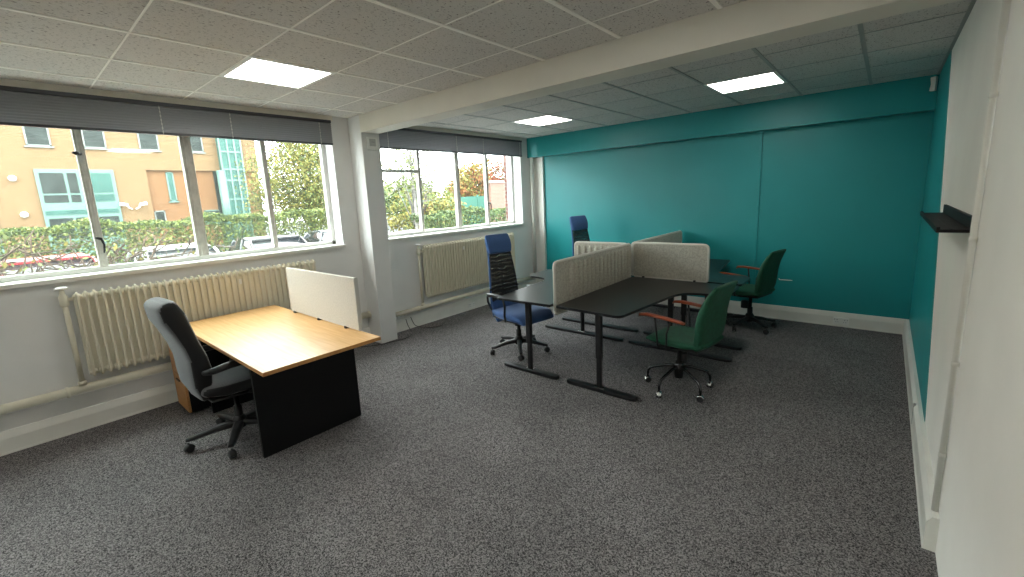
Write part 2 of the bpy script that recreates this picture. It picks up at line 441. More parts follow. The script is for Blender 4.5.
window('window_1', *W1, [(-4.375, .045), (-5.045, .085), (-5.765, .055), (-6.47, .085), (-7.16, .045)], handles=((-5.765, 1.50),), stays=((-5.765, 2.18),))
window('window_2', *W2, [(-2.37, .04), (-1.65, .07), (-1.0, .045)], transom=(W2[0]+.04, -2.37, 2.09), handles=((-1.0, 1.60),), stays=((-1.0, 2.2),))

# ------------------------------------------------------------------ blinds
def blind(y0, y1, label, cords):
    r = empty('venetian_blind', (.05, (y0+y1)/2, 2.60)); tag(r, label, 'blind', None)
    L = (y1-y0)/2
    b = MB(); b.box(-.015, -L, -.03, .02, L, 0); b.build('head_rail', 'slatrail', r, bevel=.002)
    b = MB(); z = -.036
    while z > -.245:
        n0 = len(b.v); b.v += [(-.012, -L, z+.013), (.002, -L, z+.009), (.011, -L, z-.001), (.013, -L, z-.014), (.013, L, z-.014), (.011, L, z-.001), (.002, L, z+.009), (-.012, L, z+.013)]
        b.face((n0, n0+1, n0+6, n0+7)); b.face((n0+1, n0+2, n0+5, n0+6)); b.face((n0+2, n0+3, n0+4, n0+5)); z -= .0205
    o = b.build('slats', 'slat', r); s = o.modifiers.new('thick', 'SOLIDIFY'); s.thickness = .0012
    b = MB(); b.box(-.014, -L, -.262, .016, L, -.244); b.build('bottom_rail', 'slatrail', r, bevel=.003)
    for c in cords:
        b = MB(); zz = [-.03-.0065*k for k in range(36)]; yc_ = c-(y0+y1)/2
        b.tube([(.016, yc_, z) for z in zz], [.0055 if k % 5 in (2, 3) else .002 for k in range(36)], 6); b.build('ladder_cord', 'cord', r)
    return r
blind(-7.86, -3.725, 'wide dark grey venetian blind drawn up above the large front window', (-7.2, -5.25, -4.72, -3.86))
blind(-3.22, -.36, 'shorter dark grey venetian blind drawn up above the far window by the teal wall', (-3.0, -1.85, -1.30, -.42))

# ------------------------------------------------------------------ radiators and pipes
def radiator(y0, y1, z0, z1, label, sp=.05):
    yc = (y0+y1)/2; r = empty('column_radiator', (.075, yc, z0)); tag(r, label, 'radiator')
    h = z1-z0; n = int(round((y1-y0)/sp)); sp = (y1-y0)/n
    me = MB()
    hw_ = sp*.17
    out = rounded([(-.042, 0), (.042, 0), (.042, h), (-.042, h)], .04, 5); inn = rounded([(-.036, .006), (.036, .006), (.036, h-.006), (-.036, h-.006)], .036, 5)
    me.rings([[(x, -hw_, z) for x, z in inn], [(x, -hw_*.55, z) for x, z in out], [(x, hw_*.55, z) for x, z in out], [(x, hw_, z) for x, z in inn]], True, False)
    me.box(-.024, -sp*.5, .035, .012, sp*.5, h-.035)
    for z in (.04, h-.04): me.tube([(0, -sp/2, z), (0, -sp/4, z), (0, sp/4, z), (0, sp/2, z)], [.02, .026, .026, .02], 12)
    first = me.build('section', 'cream', r)
    for i in range(n):
        o = first if i == 0 else first.copy()
        if i: COL.objects.link(o)
        o.parent = r; o.location = (0, y0-yc+sp*(i+.5), 0)
    # wall brackets
    for yy in (y0-yc+.3, y1-yc-.3):
        for z_ in (.10, h-.13): b = MB(); b.box(-.076, yy-.012, z_, -.03, yy+.012, z_+.03); b.build('wall_bracket', 'cream', r)
    # small air-vent tag on the face
    b = MB(); yv = (y1-y0)*(.10 if h < .7 else -.13); b.box(.044, yv-.012, h*.80, .05, yv+.012, h*.80+.05); b.build('vent_tag', 'whiteplast', r, bevel=.002)
    return r
radiator(-6.01, -4.10, .43, 1.115, 'long cream column radiator under the large front window')
radiator(-2.60, -.70, .37, 1.10, 'cream column radiator under the far window behind the blue chair')

def pipe(pts, r, label, name='heating_pipe', m='pipe', collars=(), clips=()):
    o = empty(name, pts[0]); tag(o, label, 'pipe'); p0 = Vector(pts[0])
    b = MB(); b.tube([Vector(p)-p0 for p in pts], r, 14); b.build('pipe_run', m, o)
    for c, ax in collars:
        c = Vector(c)-p0; a = {'x': Vector((1,0,0)), 'y': Vector((0,1,0)), 'z': Vector((0,0,1))}[ax]
        b = MB(); b.tube([c-a*.012, c-a*.009, c+a*.009, c+a*.012], [r*.9, r*1.18, r*1.18, r*.9], 14); b.build('collar', m, o)
    for c in clips:
        c = Vector(c)-p0; b = MB(); b.box(.004-p0.x, c.y-.012, c.z-.012, c.x, c.y+.012, c.z+.012); b.build('wall_clip', m, o)
    return o
pipe([(.055, YN+.01, .345), (.055, BY0, .345)], .036, 'thick cream heating pipe running low along the wall below the front radiator', collars=(((.055, -6.15, .345), 'y'), ((.055, BY0-.012, .345), 'y')), clips=((.04, -5.0, .345), (.04, -7.2, .345)))
pipe([(.055, BY1, .25), (.055, -.09, .25)], .03, 'cream heating pipe running low along the wall below the far radiator', collars=(((.055, -2.75, .25), 'y'),), clips=((.04, -2.2, .25), (.04, -.9, .25)))
# valve risers
def riser(y, z0, z1, label, s=1):
    o = empty('radiator_valve', (.07, y, z0)); tag(o, label, 'valve')
    b = MB(); b.tube([(0, 0, .005), (0, 0, z1-z0-.10)], .017, 12); b.tube([(0, 0, 0), (0, 0, .03)], .026, 12); b.build('riser_pipe', 'pipe', o)
    b = MB(); h = z1-z0
    b.tube([(0, 0, h-.13), (0, 0, h-.12), (0, 0, h-.05), (0, 0, h-.04), (0, 0, h)], [.02, .027, .027, .018, .014], 14)
    b.tube([(0, .02, h-.08), (0, .045, h-.08), (0, .05, h-.08), (0, .075, h-.08)], [.014, .014, .02, .02], 12)
    b.build('valve_body', 'pipe', o)
    b = MB(); b.lathe([(.012, h), (.036, h+.004), (.038, h+.012), (.03, h+.02), (.008, h+.024)], n=16); b.build('hand_wheel', 'whiteplast', o)
riser(-6.06, .38, 1.145, 'white hand-wheel valve and riser pipe at the near end of the front radiator')
riser(-2.68, .28, 1.10, 'valve and riser pipe beside the far radiator near the column')
pipe([(.07, -.12, .29), (.07, -.12, 2.33)], .03, 'round white vertical pipe in the corner beside the far window', 'corner_pipe', 'gloss')

# trunking riser on the right wall
pipe([(W-.015, -3.70, .172), (W-.015, -3.70, H)], .0115, 'white round conduit running from skirting to ceiling on the right wall', 'wall_conduit', 'gloss',
     collars=(((W-.015, -3.70, 1.42), 'z'), ((W-.015, -3.70, .88), 'z'), ((W-.015, -3.70, .45), 'z'), ((W-.015, -3.70, 1.98), 'z')))

# ------------------------------------------------------------------ ceiling lights
def light(x0, y0, label, group=None):
    o = empty('ceiling_light', (x0+.3, y0+.3, H)); tag(o, label, 'light', group)
    b = MB()
    b.box(-.3, -.3, -.008, -.272, .3, 0); b.box(.272, -.3, -.008, .3, .3, 0); b.box(-.272, -.3, -.008, .272, -.272, 0); b.box(-.272, .272, -.008, .272, .3, 0)
    b.build('frame', 'whitemetal', o)
    b = MB(); b.box(-.272, -.272, -.006, .272, .272, -.001); b.build('diffuser', 'diff', o)
light(.968, -5.059, 'square lit ceiling panel nearest the large front window, above the oak desk')
light(3.334, -1.665, 'square lit ceiling panel beyond the beam, nearer the right wall')
light(.934, -1.665, 'small-looking lit ceiling panel beyond the beam, near the far window')
light(3.368, -5.059, 'lit ceiling panel before the beam, out of frame overhead', 'ceiling panels behind the photographer')
light(.968, -8.059, 'lit ceiling panel before the beam, out of frame overhead', 'ceiling panels behind the photographer')
light(3.368, -8.059, 'lit ceiling panel before the beam, out of frame overhead', 'ceiling panels behind the photographer')

# ------------------------------------------------------------------ oak desk, pedestal, screen
d = empty('oak_desk', (1.126, -5.02, 0)); tag(d, 'rectangular oak-topped office desk with black panel ends below the front window', 'desk')
cx, cy = 1.126, -5.02
b = MB(); b.box(-.93, -.40, .705, .93, .40, .73); b.build('tabletop', ['oak'], d, bevel=.002)
b = MB()
b.box(-.932, -.402, .7055, .932, -.3995, .7295); b.box(-.932, .3995, .7055, .932, .402, .7295); b.box(.9295, -.402, .7055, .932, .402, .7295); b.box(-.932, -.402, .7055, -.9295, .402, .7295)
b.build('edge_band', 'oakedge', d)
box('side_panel', 'black', (.52, -.345, 0), (.548, .395, .705), d, .001)
box('side_panel', 'black', (-.56, -.345, 0), (-.532, .395, .705), d, .001)
box('modesty_panel', 'black', (-.532, .10, .28), (.52, .12, .705), d, .001)
b = MB(); b.box(.66, .33, .66, .70, .385, .705); b.build('cable_port', 'blackp', d)
d2 = empty('drawer_pedestal', (.30, -5.25, 0)); tag(d2, 'low wooden-fronted drawer pedestal under the left end of the oak desk', 'drawer unit')
box('body', 'black', (-.175, -.23, .02), (.165, .33, .60), d2, .002)
for z0, z1 in ((.02, .325), (.33, .60)):
    q = box('drawer', 'oakedge', (-.175, -.25, z0), (.165, -.231, z1), d2, .002)
    MB().box(-.05, -.262, z1-.05, .05, -.252, z1-.04).build('handle', 'darkchrome', q)
s = empty('desk_screen', (1.21, -4.635, .73)); tag(s, 'pale speckled fabric screen standing on the far edge of the oak desk', 'screen')
box('panel', 'screenw', (-.55, -.014, .012), (.61, .014, .415), s, .004)
box('edge_trim', 'greyplast', (.609, -.0155, .012), (.618, .0155, .416), s)
for xx in (-.48, -.02, .42): 
    b = MB(); b.box(xx-.012, -.022, 0, xx+.012, .022, .018); b.build('clamp', 'blackp', s)

# ------------------------------------------------------------------ corner desks
DC = (2.61, -1.66)
def desk_parts(sx, sy, label):
    """mirrored in quadrants round the centre; a = away from centre in x, l = in y"""
    r = empty('corner_desk', (DC[0]+sx*.03, DC[1]+sy*.03, 0)); tag(r, label, 'desk', None)
    poly = [(0, 0), (1.1, 0), (1.1, .40), (1.04, .485), (.86, .50), (.765, .545), (.705, .66), (.62, 1.575), (0, 1.545)]
    poly = rounded(poly, [.01, .04, .05, .06, .06, .05, .10, .06, .01])
    P = [(a*sx, l*sy) for a, l in poly]
    if sx*sy < 0: P = P[::-1]
    b = MB(); b.prism(P, .708, .73); b.build('tabletop', 'desktop', r, bevel=.002)
    def leg(a, l, f0, f1, nm='leg'):
        b = MB(); p = rounded([(-.028, -.022), (.028, -.022), (.028, .022), (-.028, .022)], .012, 3)
        b.prism([(x+a*sx, y+l*sy) for x, y in p], .30, .69)
        p2 = [(x*.78+a*sx, y*.78+l*sy) for x, y in p]; b.prism(p2, .03, .31)
        o = b.build(nm, 'blackm', r)
        b = MB(); w = .038
        q = [(f0, l-w*.7), (f0+.05, l-w), (f1-.05, l-w), (f1, l-w*.7), (f1, l+w*.7), (f1-.05, l+w), (f0+.05, l+w), (f0, l+w*.7)]
        q = rounded(q, .03, 3); q = [(x*sx, y*sy) for x, y in q]
        if sx*sy < 0: q = q[::-1]
        b.prism(q, .004, .034); b.build('foot', 'blackm', o, bevel=.006)
        b = MB(); b.box(a*sx-.045, l*sy-.02, .034, a*sx+.045, l*sy+.02, .04); b.build('foot_bracket', 'chrome', o, bevel=.002)
        return o
    leg(.37 if sx > 0 else .315, 1.455, .045 if sx > 0 else -.008, .71 if sx > 0 else .64); leg(.50, .17, .035 if sx > 0 else -.028, 1.10 if sx > 0 else 1.05)
    b = MB()
    b.box(.10*sx, .14*sy, .682, 1.0*sx, .20*sy, .708); b.box(.08*sx, 1.39*sy, .682, .58*sx, 1.45*sy, .708)
    b.box(.33*sx, .20*sy, .678, .38*sx, 1.39*sy, .708); b.box(.10*sx, .20*sy, .682, .14*sx, 1.39*sy, .70); b.build('underframe', 'blackm', r)
    return r
desk_parts(1, -1, 'black corner desk at front right of the cluster, before the small green chair')
desk_parts(-1, -1, 'black corner desk at front left of the cluster, beside the near blue chair')
desk_parts(1, 1, 'black corner desk at the rear right, against the teal wall')
desk_parts(-1, 1, 'black corner desk at the rear left, beyond the ribbed screens')

def screen(length, z0, z1, ribs, side, label, rib0=.12, ribend=.02):
    """panel runs along local +x from 0; ribs on the side -y or +y"""
    r = empty('desk_divider', (0, 0, z0)); tag(r, label, 'screen', None); h = z1-z0; t = .012
    P = rounded([(0, 0), (length, 0), (length, h), (0, h)], [.03, .03, .05, .05], 5)
    b = MB(); b.prism(P, -t, t, 'y'); b.build('panel', 'felt', r, bevel=.003)
    b = MB(); pp = P; cen = Vector((length/2, h/2))
    b.tube([(x, 0, z) for x, z in pp]+[(pp[0][0], 0, pp[0][1])], .0145, 6); b.build('edge_piping', 'feltedge', r)
    if ribs:
        b = MB(); x = rib0
        while x < length-ribend:
            b.tube([(x, side*t, .035), (x, side*(t+.002), .06), (x, side*(t+.002), h-.06), (x, side*t, h-.035)], [.010, .021, .021, .010], 12); x += .0795
        b.build('padded_ribs', 'felt', r)
    if z0 > .7:
        for xx in (.12, length-.12): b = MB(); b.box(xx-.010, -.036, -.0045, xx+.010, .036, .008); b.build('clamp', 'blackp', r)
    return r
A = screen(1.51, .635, 1.10, True, -1, 'long ribbed grey felt divider hanging between the two front desks', .24)
A.location = (DC[0]-.010, DC[1]-1.525, .635); A.rotation_euler = (0, 0, PI/2)
B = screen(.79, .735, 1.11, False, -1, 'flat grey felt divider standing across the front right black desk')
B.location = (DC[0]+.035, DC[1]-.005, .735)
D = screen(.70, .735, 1.095, True, -1, 'short ribbed pale divider across the left desks, below the distant blue headrest', .06)
D.location = (DC[0]-.035-.70, DC[1]-.005, .735)
C_ = screen(1.585, .735, 1.10, False, -1, 'flat grey felt divider running back toward the teal wall')
C_.location = (DC[0]-.005, DC[1]+.03, .735); C_.rotation_euler = (0, 0, PI/2)

# ------------------------------------------------------------------ chairs
def caster(parent, x, y, a, hood='blackp', r=.027):
    b = MB(); dx, dy = -math.sin(a), math.cos(a)
    for s_ in (-1, 1):
        c = Vector((x+dx*.013*s_, y+dy*.013*s_, r)); e = Vector((dx, dy, 0))*.009
        b.tube([c-e, c-e*.6, c+e*.6, c+e], [r*.75, r, r, r*.75], 16)
    b.tube([(x, y, r), (x, y, r+.045)], .007, 8)
    o = b.build('caster', 'tread', parent)
    b = MB(); n = 10
    rings = []
    for t in (-.02, -.012, .012, .02):
        k = .85 if abs(t) > .015 else 1
        rings.append([Vector((x, y, r)) + Vector((dx, dy, 0))*t + Vector((-dy, dx, 0))*math.cos(PI*j/n)*(r+.006)*k + Vector((0, 0, 1))*(math.sin(PI*j/n)*(r+.006)*k) for j in range(n+1)])
    b.rings(rings, True, True, False); b.build('caster_hood', hood, o)
    return o
def bar_base(root, R, angs, m='blackp', zc=.12, ze=.085, w=.026):
    b = MB(); b.lathe([(.03, zc-.05), (.045, zc-.04), (.05, zc+.02), (.035, zc+.05)], n=20)
    for a in angs:
        c, s_ = math.cos(a), math.sin(a); rings = []
        for t, ww, z, hh in ((.02, w, zc, .022), (R*.5, w*.85, (zc*.6+ze*.4)+.004, .018), (R*.9, w*.72, ze, .014), (R+.012, w*.5, ze-.003, .010)):
            rings.append([(c*t-s_*y_, s_*t+c*y_, z+zz) for y_, zz in ((-ww, -hh), (ww, -hh), (ww, hh*.3), (ww*.6, hh), (-ww*.6, hh), (-ww, hh*.3))])
        b.rings(rings, True, False)
    b.build('star_base', m, root, bevel=.003)
def tube_base(root, R, angs):
    b = MB(); b.lathe([(.02, .10), (.032, .105), (.036, .16), (.036, .225), (.022, .24)], n=16)
    for a in angs:
        c, s_ = math.cos(a), math.sin(a)
        b.tube([(c*t, s_*t, z) for t, z in ((.02, .205), (.10, .195), (R*.72, .165), (R*.9, .145), (R*.985, .115), (R, .085), (R, .06))], [.013, .0125, .0115, .011, .011, .010, .009], 10)
    b.build('star_base', 'darkchrome', root)
def gas(root, z0, z1, bellows=True, m='blackp'):
    b = MB(); b.tube([(0, 0, z0), (0, 0, (z0+z1)/2), (0, 0, (z0+z1)/2+.001), (0, 0, z1)], [.030, .028, .018, .018], 16)
    if bellows: b.lathe([(.02, z1-.10), (.045, z1-.095), (.04, z1-.08), (.055, z1-.07), (.045, z1-.055), (.06, z1-.045), (.05, z1-.03), (.03, z1-.02)], n=20)
    b.build('gas_column', m, root)

def shift_upper(r, dx, dy, dz=0):
    for c in r.children:
        if c.name.split('.')[0] not in ('star_base', 'caster', 'gas_column'): c.location = (c.location.x+dx, c.location.y+dy, c.location.z+dz)
def blue_chair(loc, rz, lift, label, base_a):
    r = empty('blue_office_chair', (*loc, 0), rz); tag(r, label, 'chair', None)
    an = [base_a-rz+2*PI*k/5 for k in range(5)]
    bar_base(r, .31, an, zc=.125)
    for a in an: caster(r, .31*math.cos(a), .31*math.sin(a), a+.9)
    gas(r, .10, .40+lift)
    L = lift
    b = MB(); b.box(-.13, -.08, .385+L, .12, .08, .43+L); b.tube([(0, .08, .40+L), (0, .2, .395+L), (0, .26, .39+L)], [.008, .008, .014], 8); b.build('tilt_mechanism', 'blackp', r, bevel=.008)
    b = MB(); b.slab([(-.25, .47+L), (-.15, .462+L), (0, .462+L), (.12, .468+L), (.20, .462+L), (.25, .435+L)], [.20, .235, .255, .26, .25, .225], [.03, .042, .045, .045, .042, .03], ex=4); b.build('seat', 'blue', r)
    b = MB(); b.slab([(-.22, .425+L), (0, .415+L), (.20, .42+L)], .215, .012, ex=5, endr=.01); b.build('seat_shell', 'blackp', r)
    # back: lower blue part, mesh, blue side rails, headrest
    path = [(-.255, .40), (-.262, .52), (-.262, .66), (-.275, .80), (-.295, .95), (-.325, 1.10), (-.35, 1.20)]
    hw = [.165, .185, .19, .18, .165, .15, .145]
    mp = [(x, z+L) for x, z in path]
    b = MB(); b.slab(mp[1:], hw[1:], .006, ex=8, endr=.008); b.build('mesh_back', 'mesh', r)
    b = MB(); b.slab([(-.25, .36+L), (-.262, .46+L), (-.266, .58+L)], [.15, .185, .195], [.02, .024, .012], ex=4, endr=.02); b.build('lower_back', 'blue', r)
    for s_ in (-1, 1):
        b = MB(); b.tube([(x-.018, s_*(w+.002), z) for (x, z), w in zip(mp, hw)], .011, 8); b.build('side_rail', 'blue', r)
    b = MB(); b.tube([(-.30, 0, .40+L), (-.305, 0, .6+L), (-.30, 0, .8+L), (-.325, 0, 1.0+L)], [.02, .018, .014, .012], 8)
    b.tube([(-.08, 0, .405+L), (-.2, 0, .40+L), (-.30, 0, .42+L)], [.025, .022, .022], 8)
    b.tube([(-.275, -.2, .71+L), (-.29, -.1, .72+L), (-.297, 0, .72+L), (-.29, .1, .72+L), (-.275, .2, .71+L)], .011, 8); b.build('back_spine', 'blackp', r)
    b = MB(); b.slab([(-.322, 1.115+L), (-.335, 1.16+L), (-.352, 1.22+L), (-.372, 1.28+L)], [.155, .165, .168, .158], [.024, .034, .034, .026], ex=5, endr=.022); b.build('headrest', 'blue', r)
    for s_ in (-1, 1):
        b = MB(); y = s_*.285
        b.tube([(-.235, s_*.225, .50+L), (-.235, s_*.27, .60+L), (-.22, y, .665+L), (-.12, y, .682+L), (.0, y, .682+L), (.05, y, .66+L), (.07, y, .60+L), (.06, y, .50+L), (.04, s_*.26, .43+L), (-.03, s_*.2, .412+L), (-.06, s_*.08, .41+L)], .0115, 8)
        o = b.build('armrest', 'blackp', r)
        b = MB(); b.slab([(-.20, .692+L), (-.08, .698+L), (.03, .69+L)], .028, .011, n=16, ex=3, endr=.015).tf(Matrix.Translation((0, y, 0))); b.build('arm_pad', 'blackp', o)
    return r
shift_upper(blue_chair((1.80, -2.74), math.radians(-10), -.01, 'blue high-backed mesh office chair with headrest, nearest the radiator', math.radians(24)), .06, 0, -.01)
blue_chair((1.62, -.68), math.radians(-14), .055, 'blue mesh-backed office chair in the rear, only its headrest above the ribbed screen', math.radians(40))

def green_chair(loc, rz, label, base_a, dark, seat_dz=0):
    r = empty('green_office_chair', (*loc, 0), rz); tag(r, label, 'chair', None)
    an = [base_a-rz+2*PI*k/5 for k in range(5)]
    if dark:
        bar_base(r, .275, an, zc=.13, ze=.09, w=.022)
    else: tube_base(r, .265, an)
    for a in an: caster(r, (.275 if dark else .265)*math.cos(a), (.275 if dark else .265)*math.sin(a), a+.7, 'blackp' if dark else 'chrome', .026)
    gas(r, .11, .40, bellows=False)
    b = MB(); b.lathe([(.03, .24), (.042, .222), (.042, .31), (.03, .315)], n=16); b.box(-.12, -.1, .375, .12, .1, .405); b.build('tilt_mechanism', 'blackp', r, bevel=.006)
    b = MB(); b.slab([(-.23, .455), (-.12, .45), (.03, .448), (.13, .45), (.20, .44), (.245, .42)], [.205, .235, .245, .235, .205, .15], [.03, .04, .042, .038, .03, .02], ex=3.2); b.build('seat', 'green', r)
    b = MB(); b.slab([(-.22, .41), (0, .405), (.17, .403)], [.2, .22, .16], .009, ex=4, endr=.01); b.build('seat_shell', 'blackp', r)
    b = MB(); b.slab([(-.20, .435), (-.222, .52), (-.23, .60), (-.242, .70), (-.268, .80), (-.305, .88), (-.335, .93)], [.20, .225, .232, .23, .22, .205, .19], [.038, .042, .042, .038, .032, .026, .02], ex=3.4, endr=.02); b.build('backrest', 'green', r)
    b = MB(); b.tube([(-.10, 0, .40), (-.17, 0, .40), (-.20, 0, .42), (-.205, 0, .44)], [.02, .02, .018, .012], 8); b.build('back_bracket', 'blackp', r)
    for s_ in (-1, 1):
        y = s_*.275
        b = MB(); R = []
        for x, z, w, h in ((.245, .652, .012, .008), (.23, .668, .024, .012), (.16, .676, .027, .012), (.02, .668, .024, .012), (-.11, .658, .024, .011), (-.15, .652, .016, .008)):
            R.append([(x, y+w*math.copysign(abs(math.cos(t))**.6, math.cos(t)), z+h*math.copysign(abs(math.sin(t))**.6, math.sin(t))) for t in [2*PI*j/14 for j in range(14)]])
        b.rings(R, True, True); o = b.build('armrest', 'armwood', r)
        b = MB(); b.tube([(.10, y, .665), (.085, y, .54), (.075, y*.98, .42), (.03, y*.6, .40)], .0085, 8); b.tube([(-.04, y, .662), (-.005, y, .54), (.0, y*.98, .42), (.0, y*.6, .40)], .0085, 8); b.build('arm_support', 'blackm', o)
    return r
shift_upper(green_chair((3.53, -2.72), math.radians(171), 'green velvet swivel chair with wooden armrests at the front right desk', math.radians(183), False), .0, -.055)
shift_upper(green_chair((3.62, -.59), math.radians(168), 'green velvet swivel chair with wooden armrests against the teal wall', math.radians(-40), True), .085, -.05)

def grey_chair(loc, rz, base_a):
    r = empty('grey_office_chair', (*loc, 0), rz); tag(r, 'high-backed dark grey fabric office chair pushed up to the oak desk', 'chair')
    an = [base_a-rz+2*PI*k/5 for k in range(5)]
    bar_base(r, .325, an, zc=.12, ze=.10, w=.035)
    for a in an: caster(r, .325*math.cos(a), .325*math.sin(a), a+.5, r=.028)
    gas(r, .09, .40, bellows=False)
    b = MB(); b.box(-.14, -.09, .36, .12, .09, .405); b.build('tilt_mechanism', 'blackp', r, bevel=.008)
    b = MB(); b.slab([(-.22, .475), (-.12, .462), (.02, .46), (.15, .468), (.23, .455), (.265, .425)], [.20, .23, .245, .245, .235, .21], [.04, .052, .055, .052, .045, .03], ex=4, side_mat=1); b.build('seat', ['greyfab', 'darkfab'], r)
    b = MB(); b.slab([(-.20, .41), (0, .40), (.2, .405)], .21, .014, ex=5, endr=.01); b.build('seat_shell', 'blackp', r)
    b = MB(); b.slab([(-.215, .43), (-.225, .52), (-.225, .62), (-.235, .72), (-.262, .82), (-.295, .93), (-.325, 1.02), (-.345, 1.09)], [.13, .165, .185, .195, .20, .20, .198, .185],
                     [.035, .06, .068, .06, .055, .062, .072, .06], ex=5, endr=.035, side_mat=1)
    b.build('backrest', ['greyfab', 'darkfab'], r)
    b = MB(); b.tube([(-.1, 0, .38), (-.18, 0, .385), (-.225, 0, .42), (-.235, 0, .48)], [.026, .026, .022, .012], 8); b.build('back_bracket', 'blackp', r)
    for s_ in (-1, 1):
        y = s_*.285; b = MB()
        b.tube([(-.235, s_*.22, .63), (-.20, y, .645), (-.10, y, .655), (.05, y, .655), (.12, y, .64), (.13, y, .58), (.09, y, .47), (.04, s_*.25, .405), (0, s_*.12, .385)], [.016, .023, .025, .025, .021, .015, .014, .014, .014], 10)
        b.build('armrest', 'blackp', r)
grey_chair((1.20, -5.345), math.radians(93), math.radians(-100))

# ------------------------------------------------------------------ things on the walls
sh = empty('picture_ledge', (W, -2.96, 1.438)); tag(sh, 'narrow black ledge shelf fixed to the white part of the right wall', 'shelf')
b = MB(); b.box(-.014, -.65, 0, 0, .65, .065); b.build('back_plate', 'black', sh, bevel=.001)
b = MB(); b.box(-.108, -.65, 0, -.014, .65, .014); b.box(-.075, -.65, .0135, -.070, .65, .0155); b.build('tray', 'black', sh, bevel=.001)
b = MB(); b.box(-.12, -.65, 0, -.108, .65, .024); b.build('front_lip', 'black', sh, bevel=.001)

t = empty('thermostat', (CX-.001, -3.365, 2.35)); tag(t, 'small square white control box high on the column just below the beam', 'control box')
box('case', 'whiteplast', (0, -.065, -.07), (.03, .065, .07), t, .006)
box('cover', 'greyplast', (.03, -.045, -.03), (.034, .035, .05), t, .003)
b = MB(); b.box(.034, -.02, .012, .0355, .02, .018); b.build('slot', 'slat', t)
p = empty('motion_sensor', (W-.02, -.135, 2.57)); tag(p, 'small white motion sensor high in the teal corner by the ceiling', 'sensor')
b = MB(); b.slab([(0, -.06), (.004, 0), (0, .06)], .028, .018, n=20, ex=5, endr=.008); o = b.build('case', 'whiteplast', p); o.rotation_euler = (0, 0, math.radians(55)); o.location = (-.02, 0, 0)
b = MB(); b.box(-.01, 0, .02, .02, .02, .05); b.build('mount', 'greyplast', p)

def socket(name, loc, rz, label):
    r = empty(name, loc, rz); tag(r, label, 'socket')
    box('face_plate', 'whitemetal', (-.073, -.009, -.043), (.073, 0, .043), r, .003)
    b = MB()
    for c in (-.036, .036):
        b.box(c-.004, -.0095, .012, c+.004, -.0088, .022); b.box(c-.014, -.0095, -.012, c-.006, -.0088, -.006); b.box(c+.006, -.0095, -.012, c+.014, -.0088, -.006)
    b.build('pin_slots', 'slat', r)
    b = MB()
    for c in (-.06, .06): b.box(c-.005, -.013, .012, c+.005, -.009, .028)
    b.build('rocker_switch', 'greyplast', r, bevel=.001)
socket('double_socket', (4.46, -.026, .068), 0, 'white double power socket on the skirting of the teal wall')
socket('double_socket', (.033, -1.72, .068), math.radians(90), 'white double power socket on the skirting under the far radiator')
socket('double_socket', (.002, -2.98, .205), math.radians(90), 'white double power socket low on the wall just past the column')
b = MB(); b.box(-.07, -.004, -.005, .07, 0, .005); b.box(-.074, -.005, .003, -.066, 0, .016)
o = b.build('wall_clip', 'whiteplast', loc=(3.88, 0, .505)); tag(o, 'short white strip stuck on the teal wall right of the green chair', 'strip')
# loose cables
def cable(pts, label, r=.0045, m='blackp'):
    P = [Vector(q) for q in pts]; S = []
    for i in range(len(P)-1):
        p0, p1, p2, p3 = P[max(i-1, 0)], P[i], P[i+1], P[min(i+2, len(P)-1)]
        for k in range(6):
            t_ = k/6; S.append(.5*((2*p1)+(p2-p0)*t_+(2*p0-5*p1+4*p2-p3)*t_*t_+(3*p1-p0-3*p2+p3)*t_**3))
    S.append(P[-1]); b = MB(); b.tube([q-P[0] for q in S], r, 6); o = b.build('loose_cable', m, loc=P[0]); tag(o, label, 'cable'); return o
cable([(.045, -2.96, .15), (.07, -2.95, .06), (.12, -2.95, .008), (.25, -3.02, .006), (.34, -3.2, .006), (.30, -3.42, .006), (.22, -3.62, .006), (.10, -3.75, .006)], 'black cable trailing over the carpet round the foot of the column')
cable([(.045, -2.88, .16), (.06, -2.84, .05), (.10, -2.78, .006), (.24, -2.72, .006), (.30, -2.58, .006), (.20, -2.42, .006), (.12, -2.30, .006)], 'black cable lying against the skirting below the wall socket')

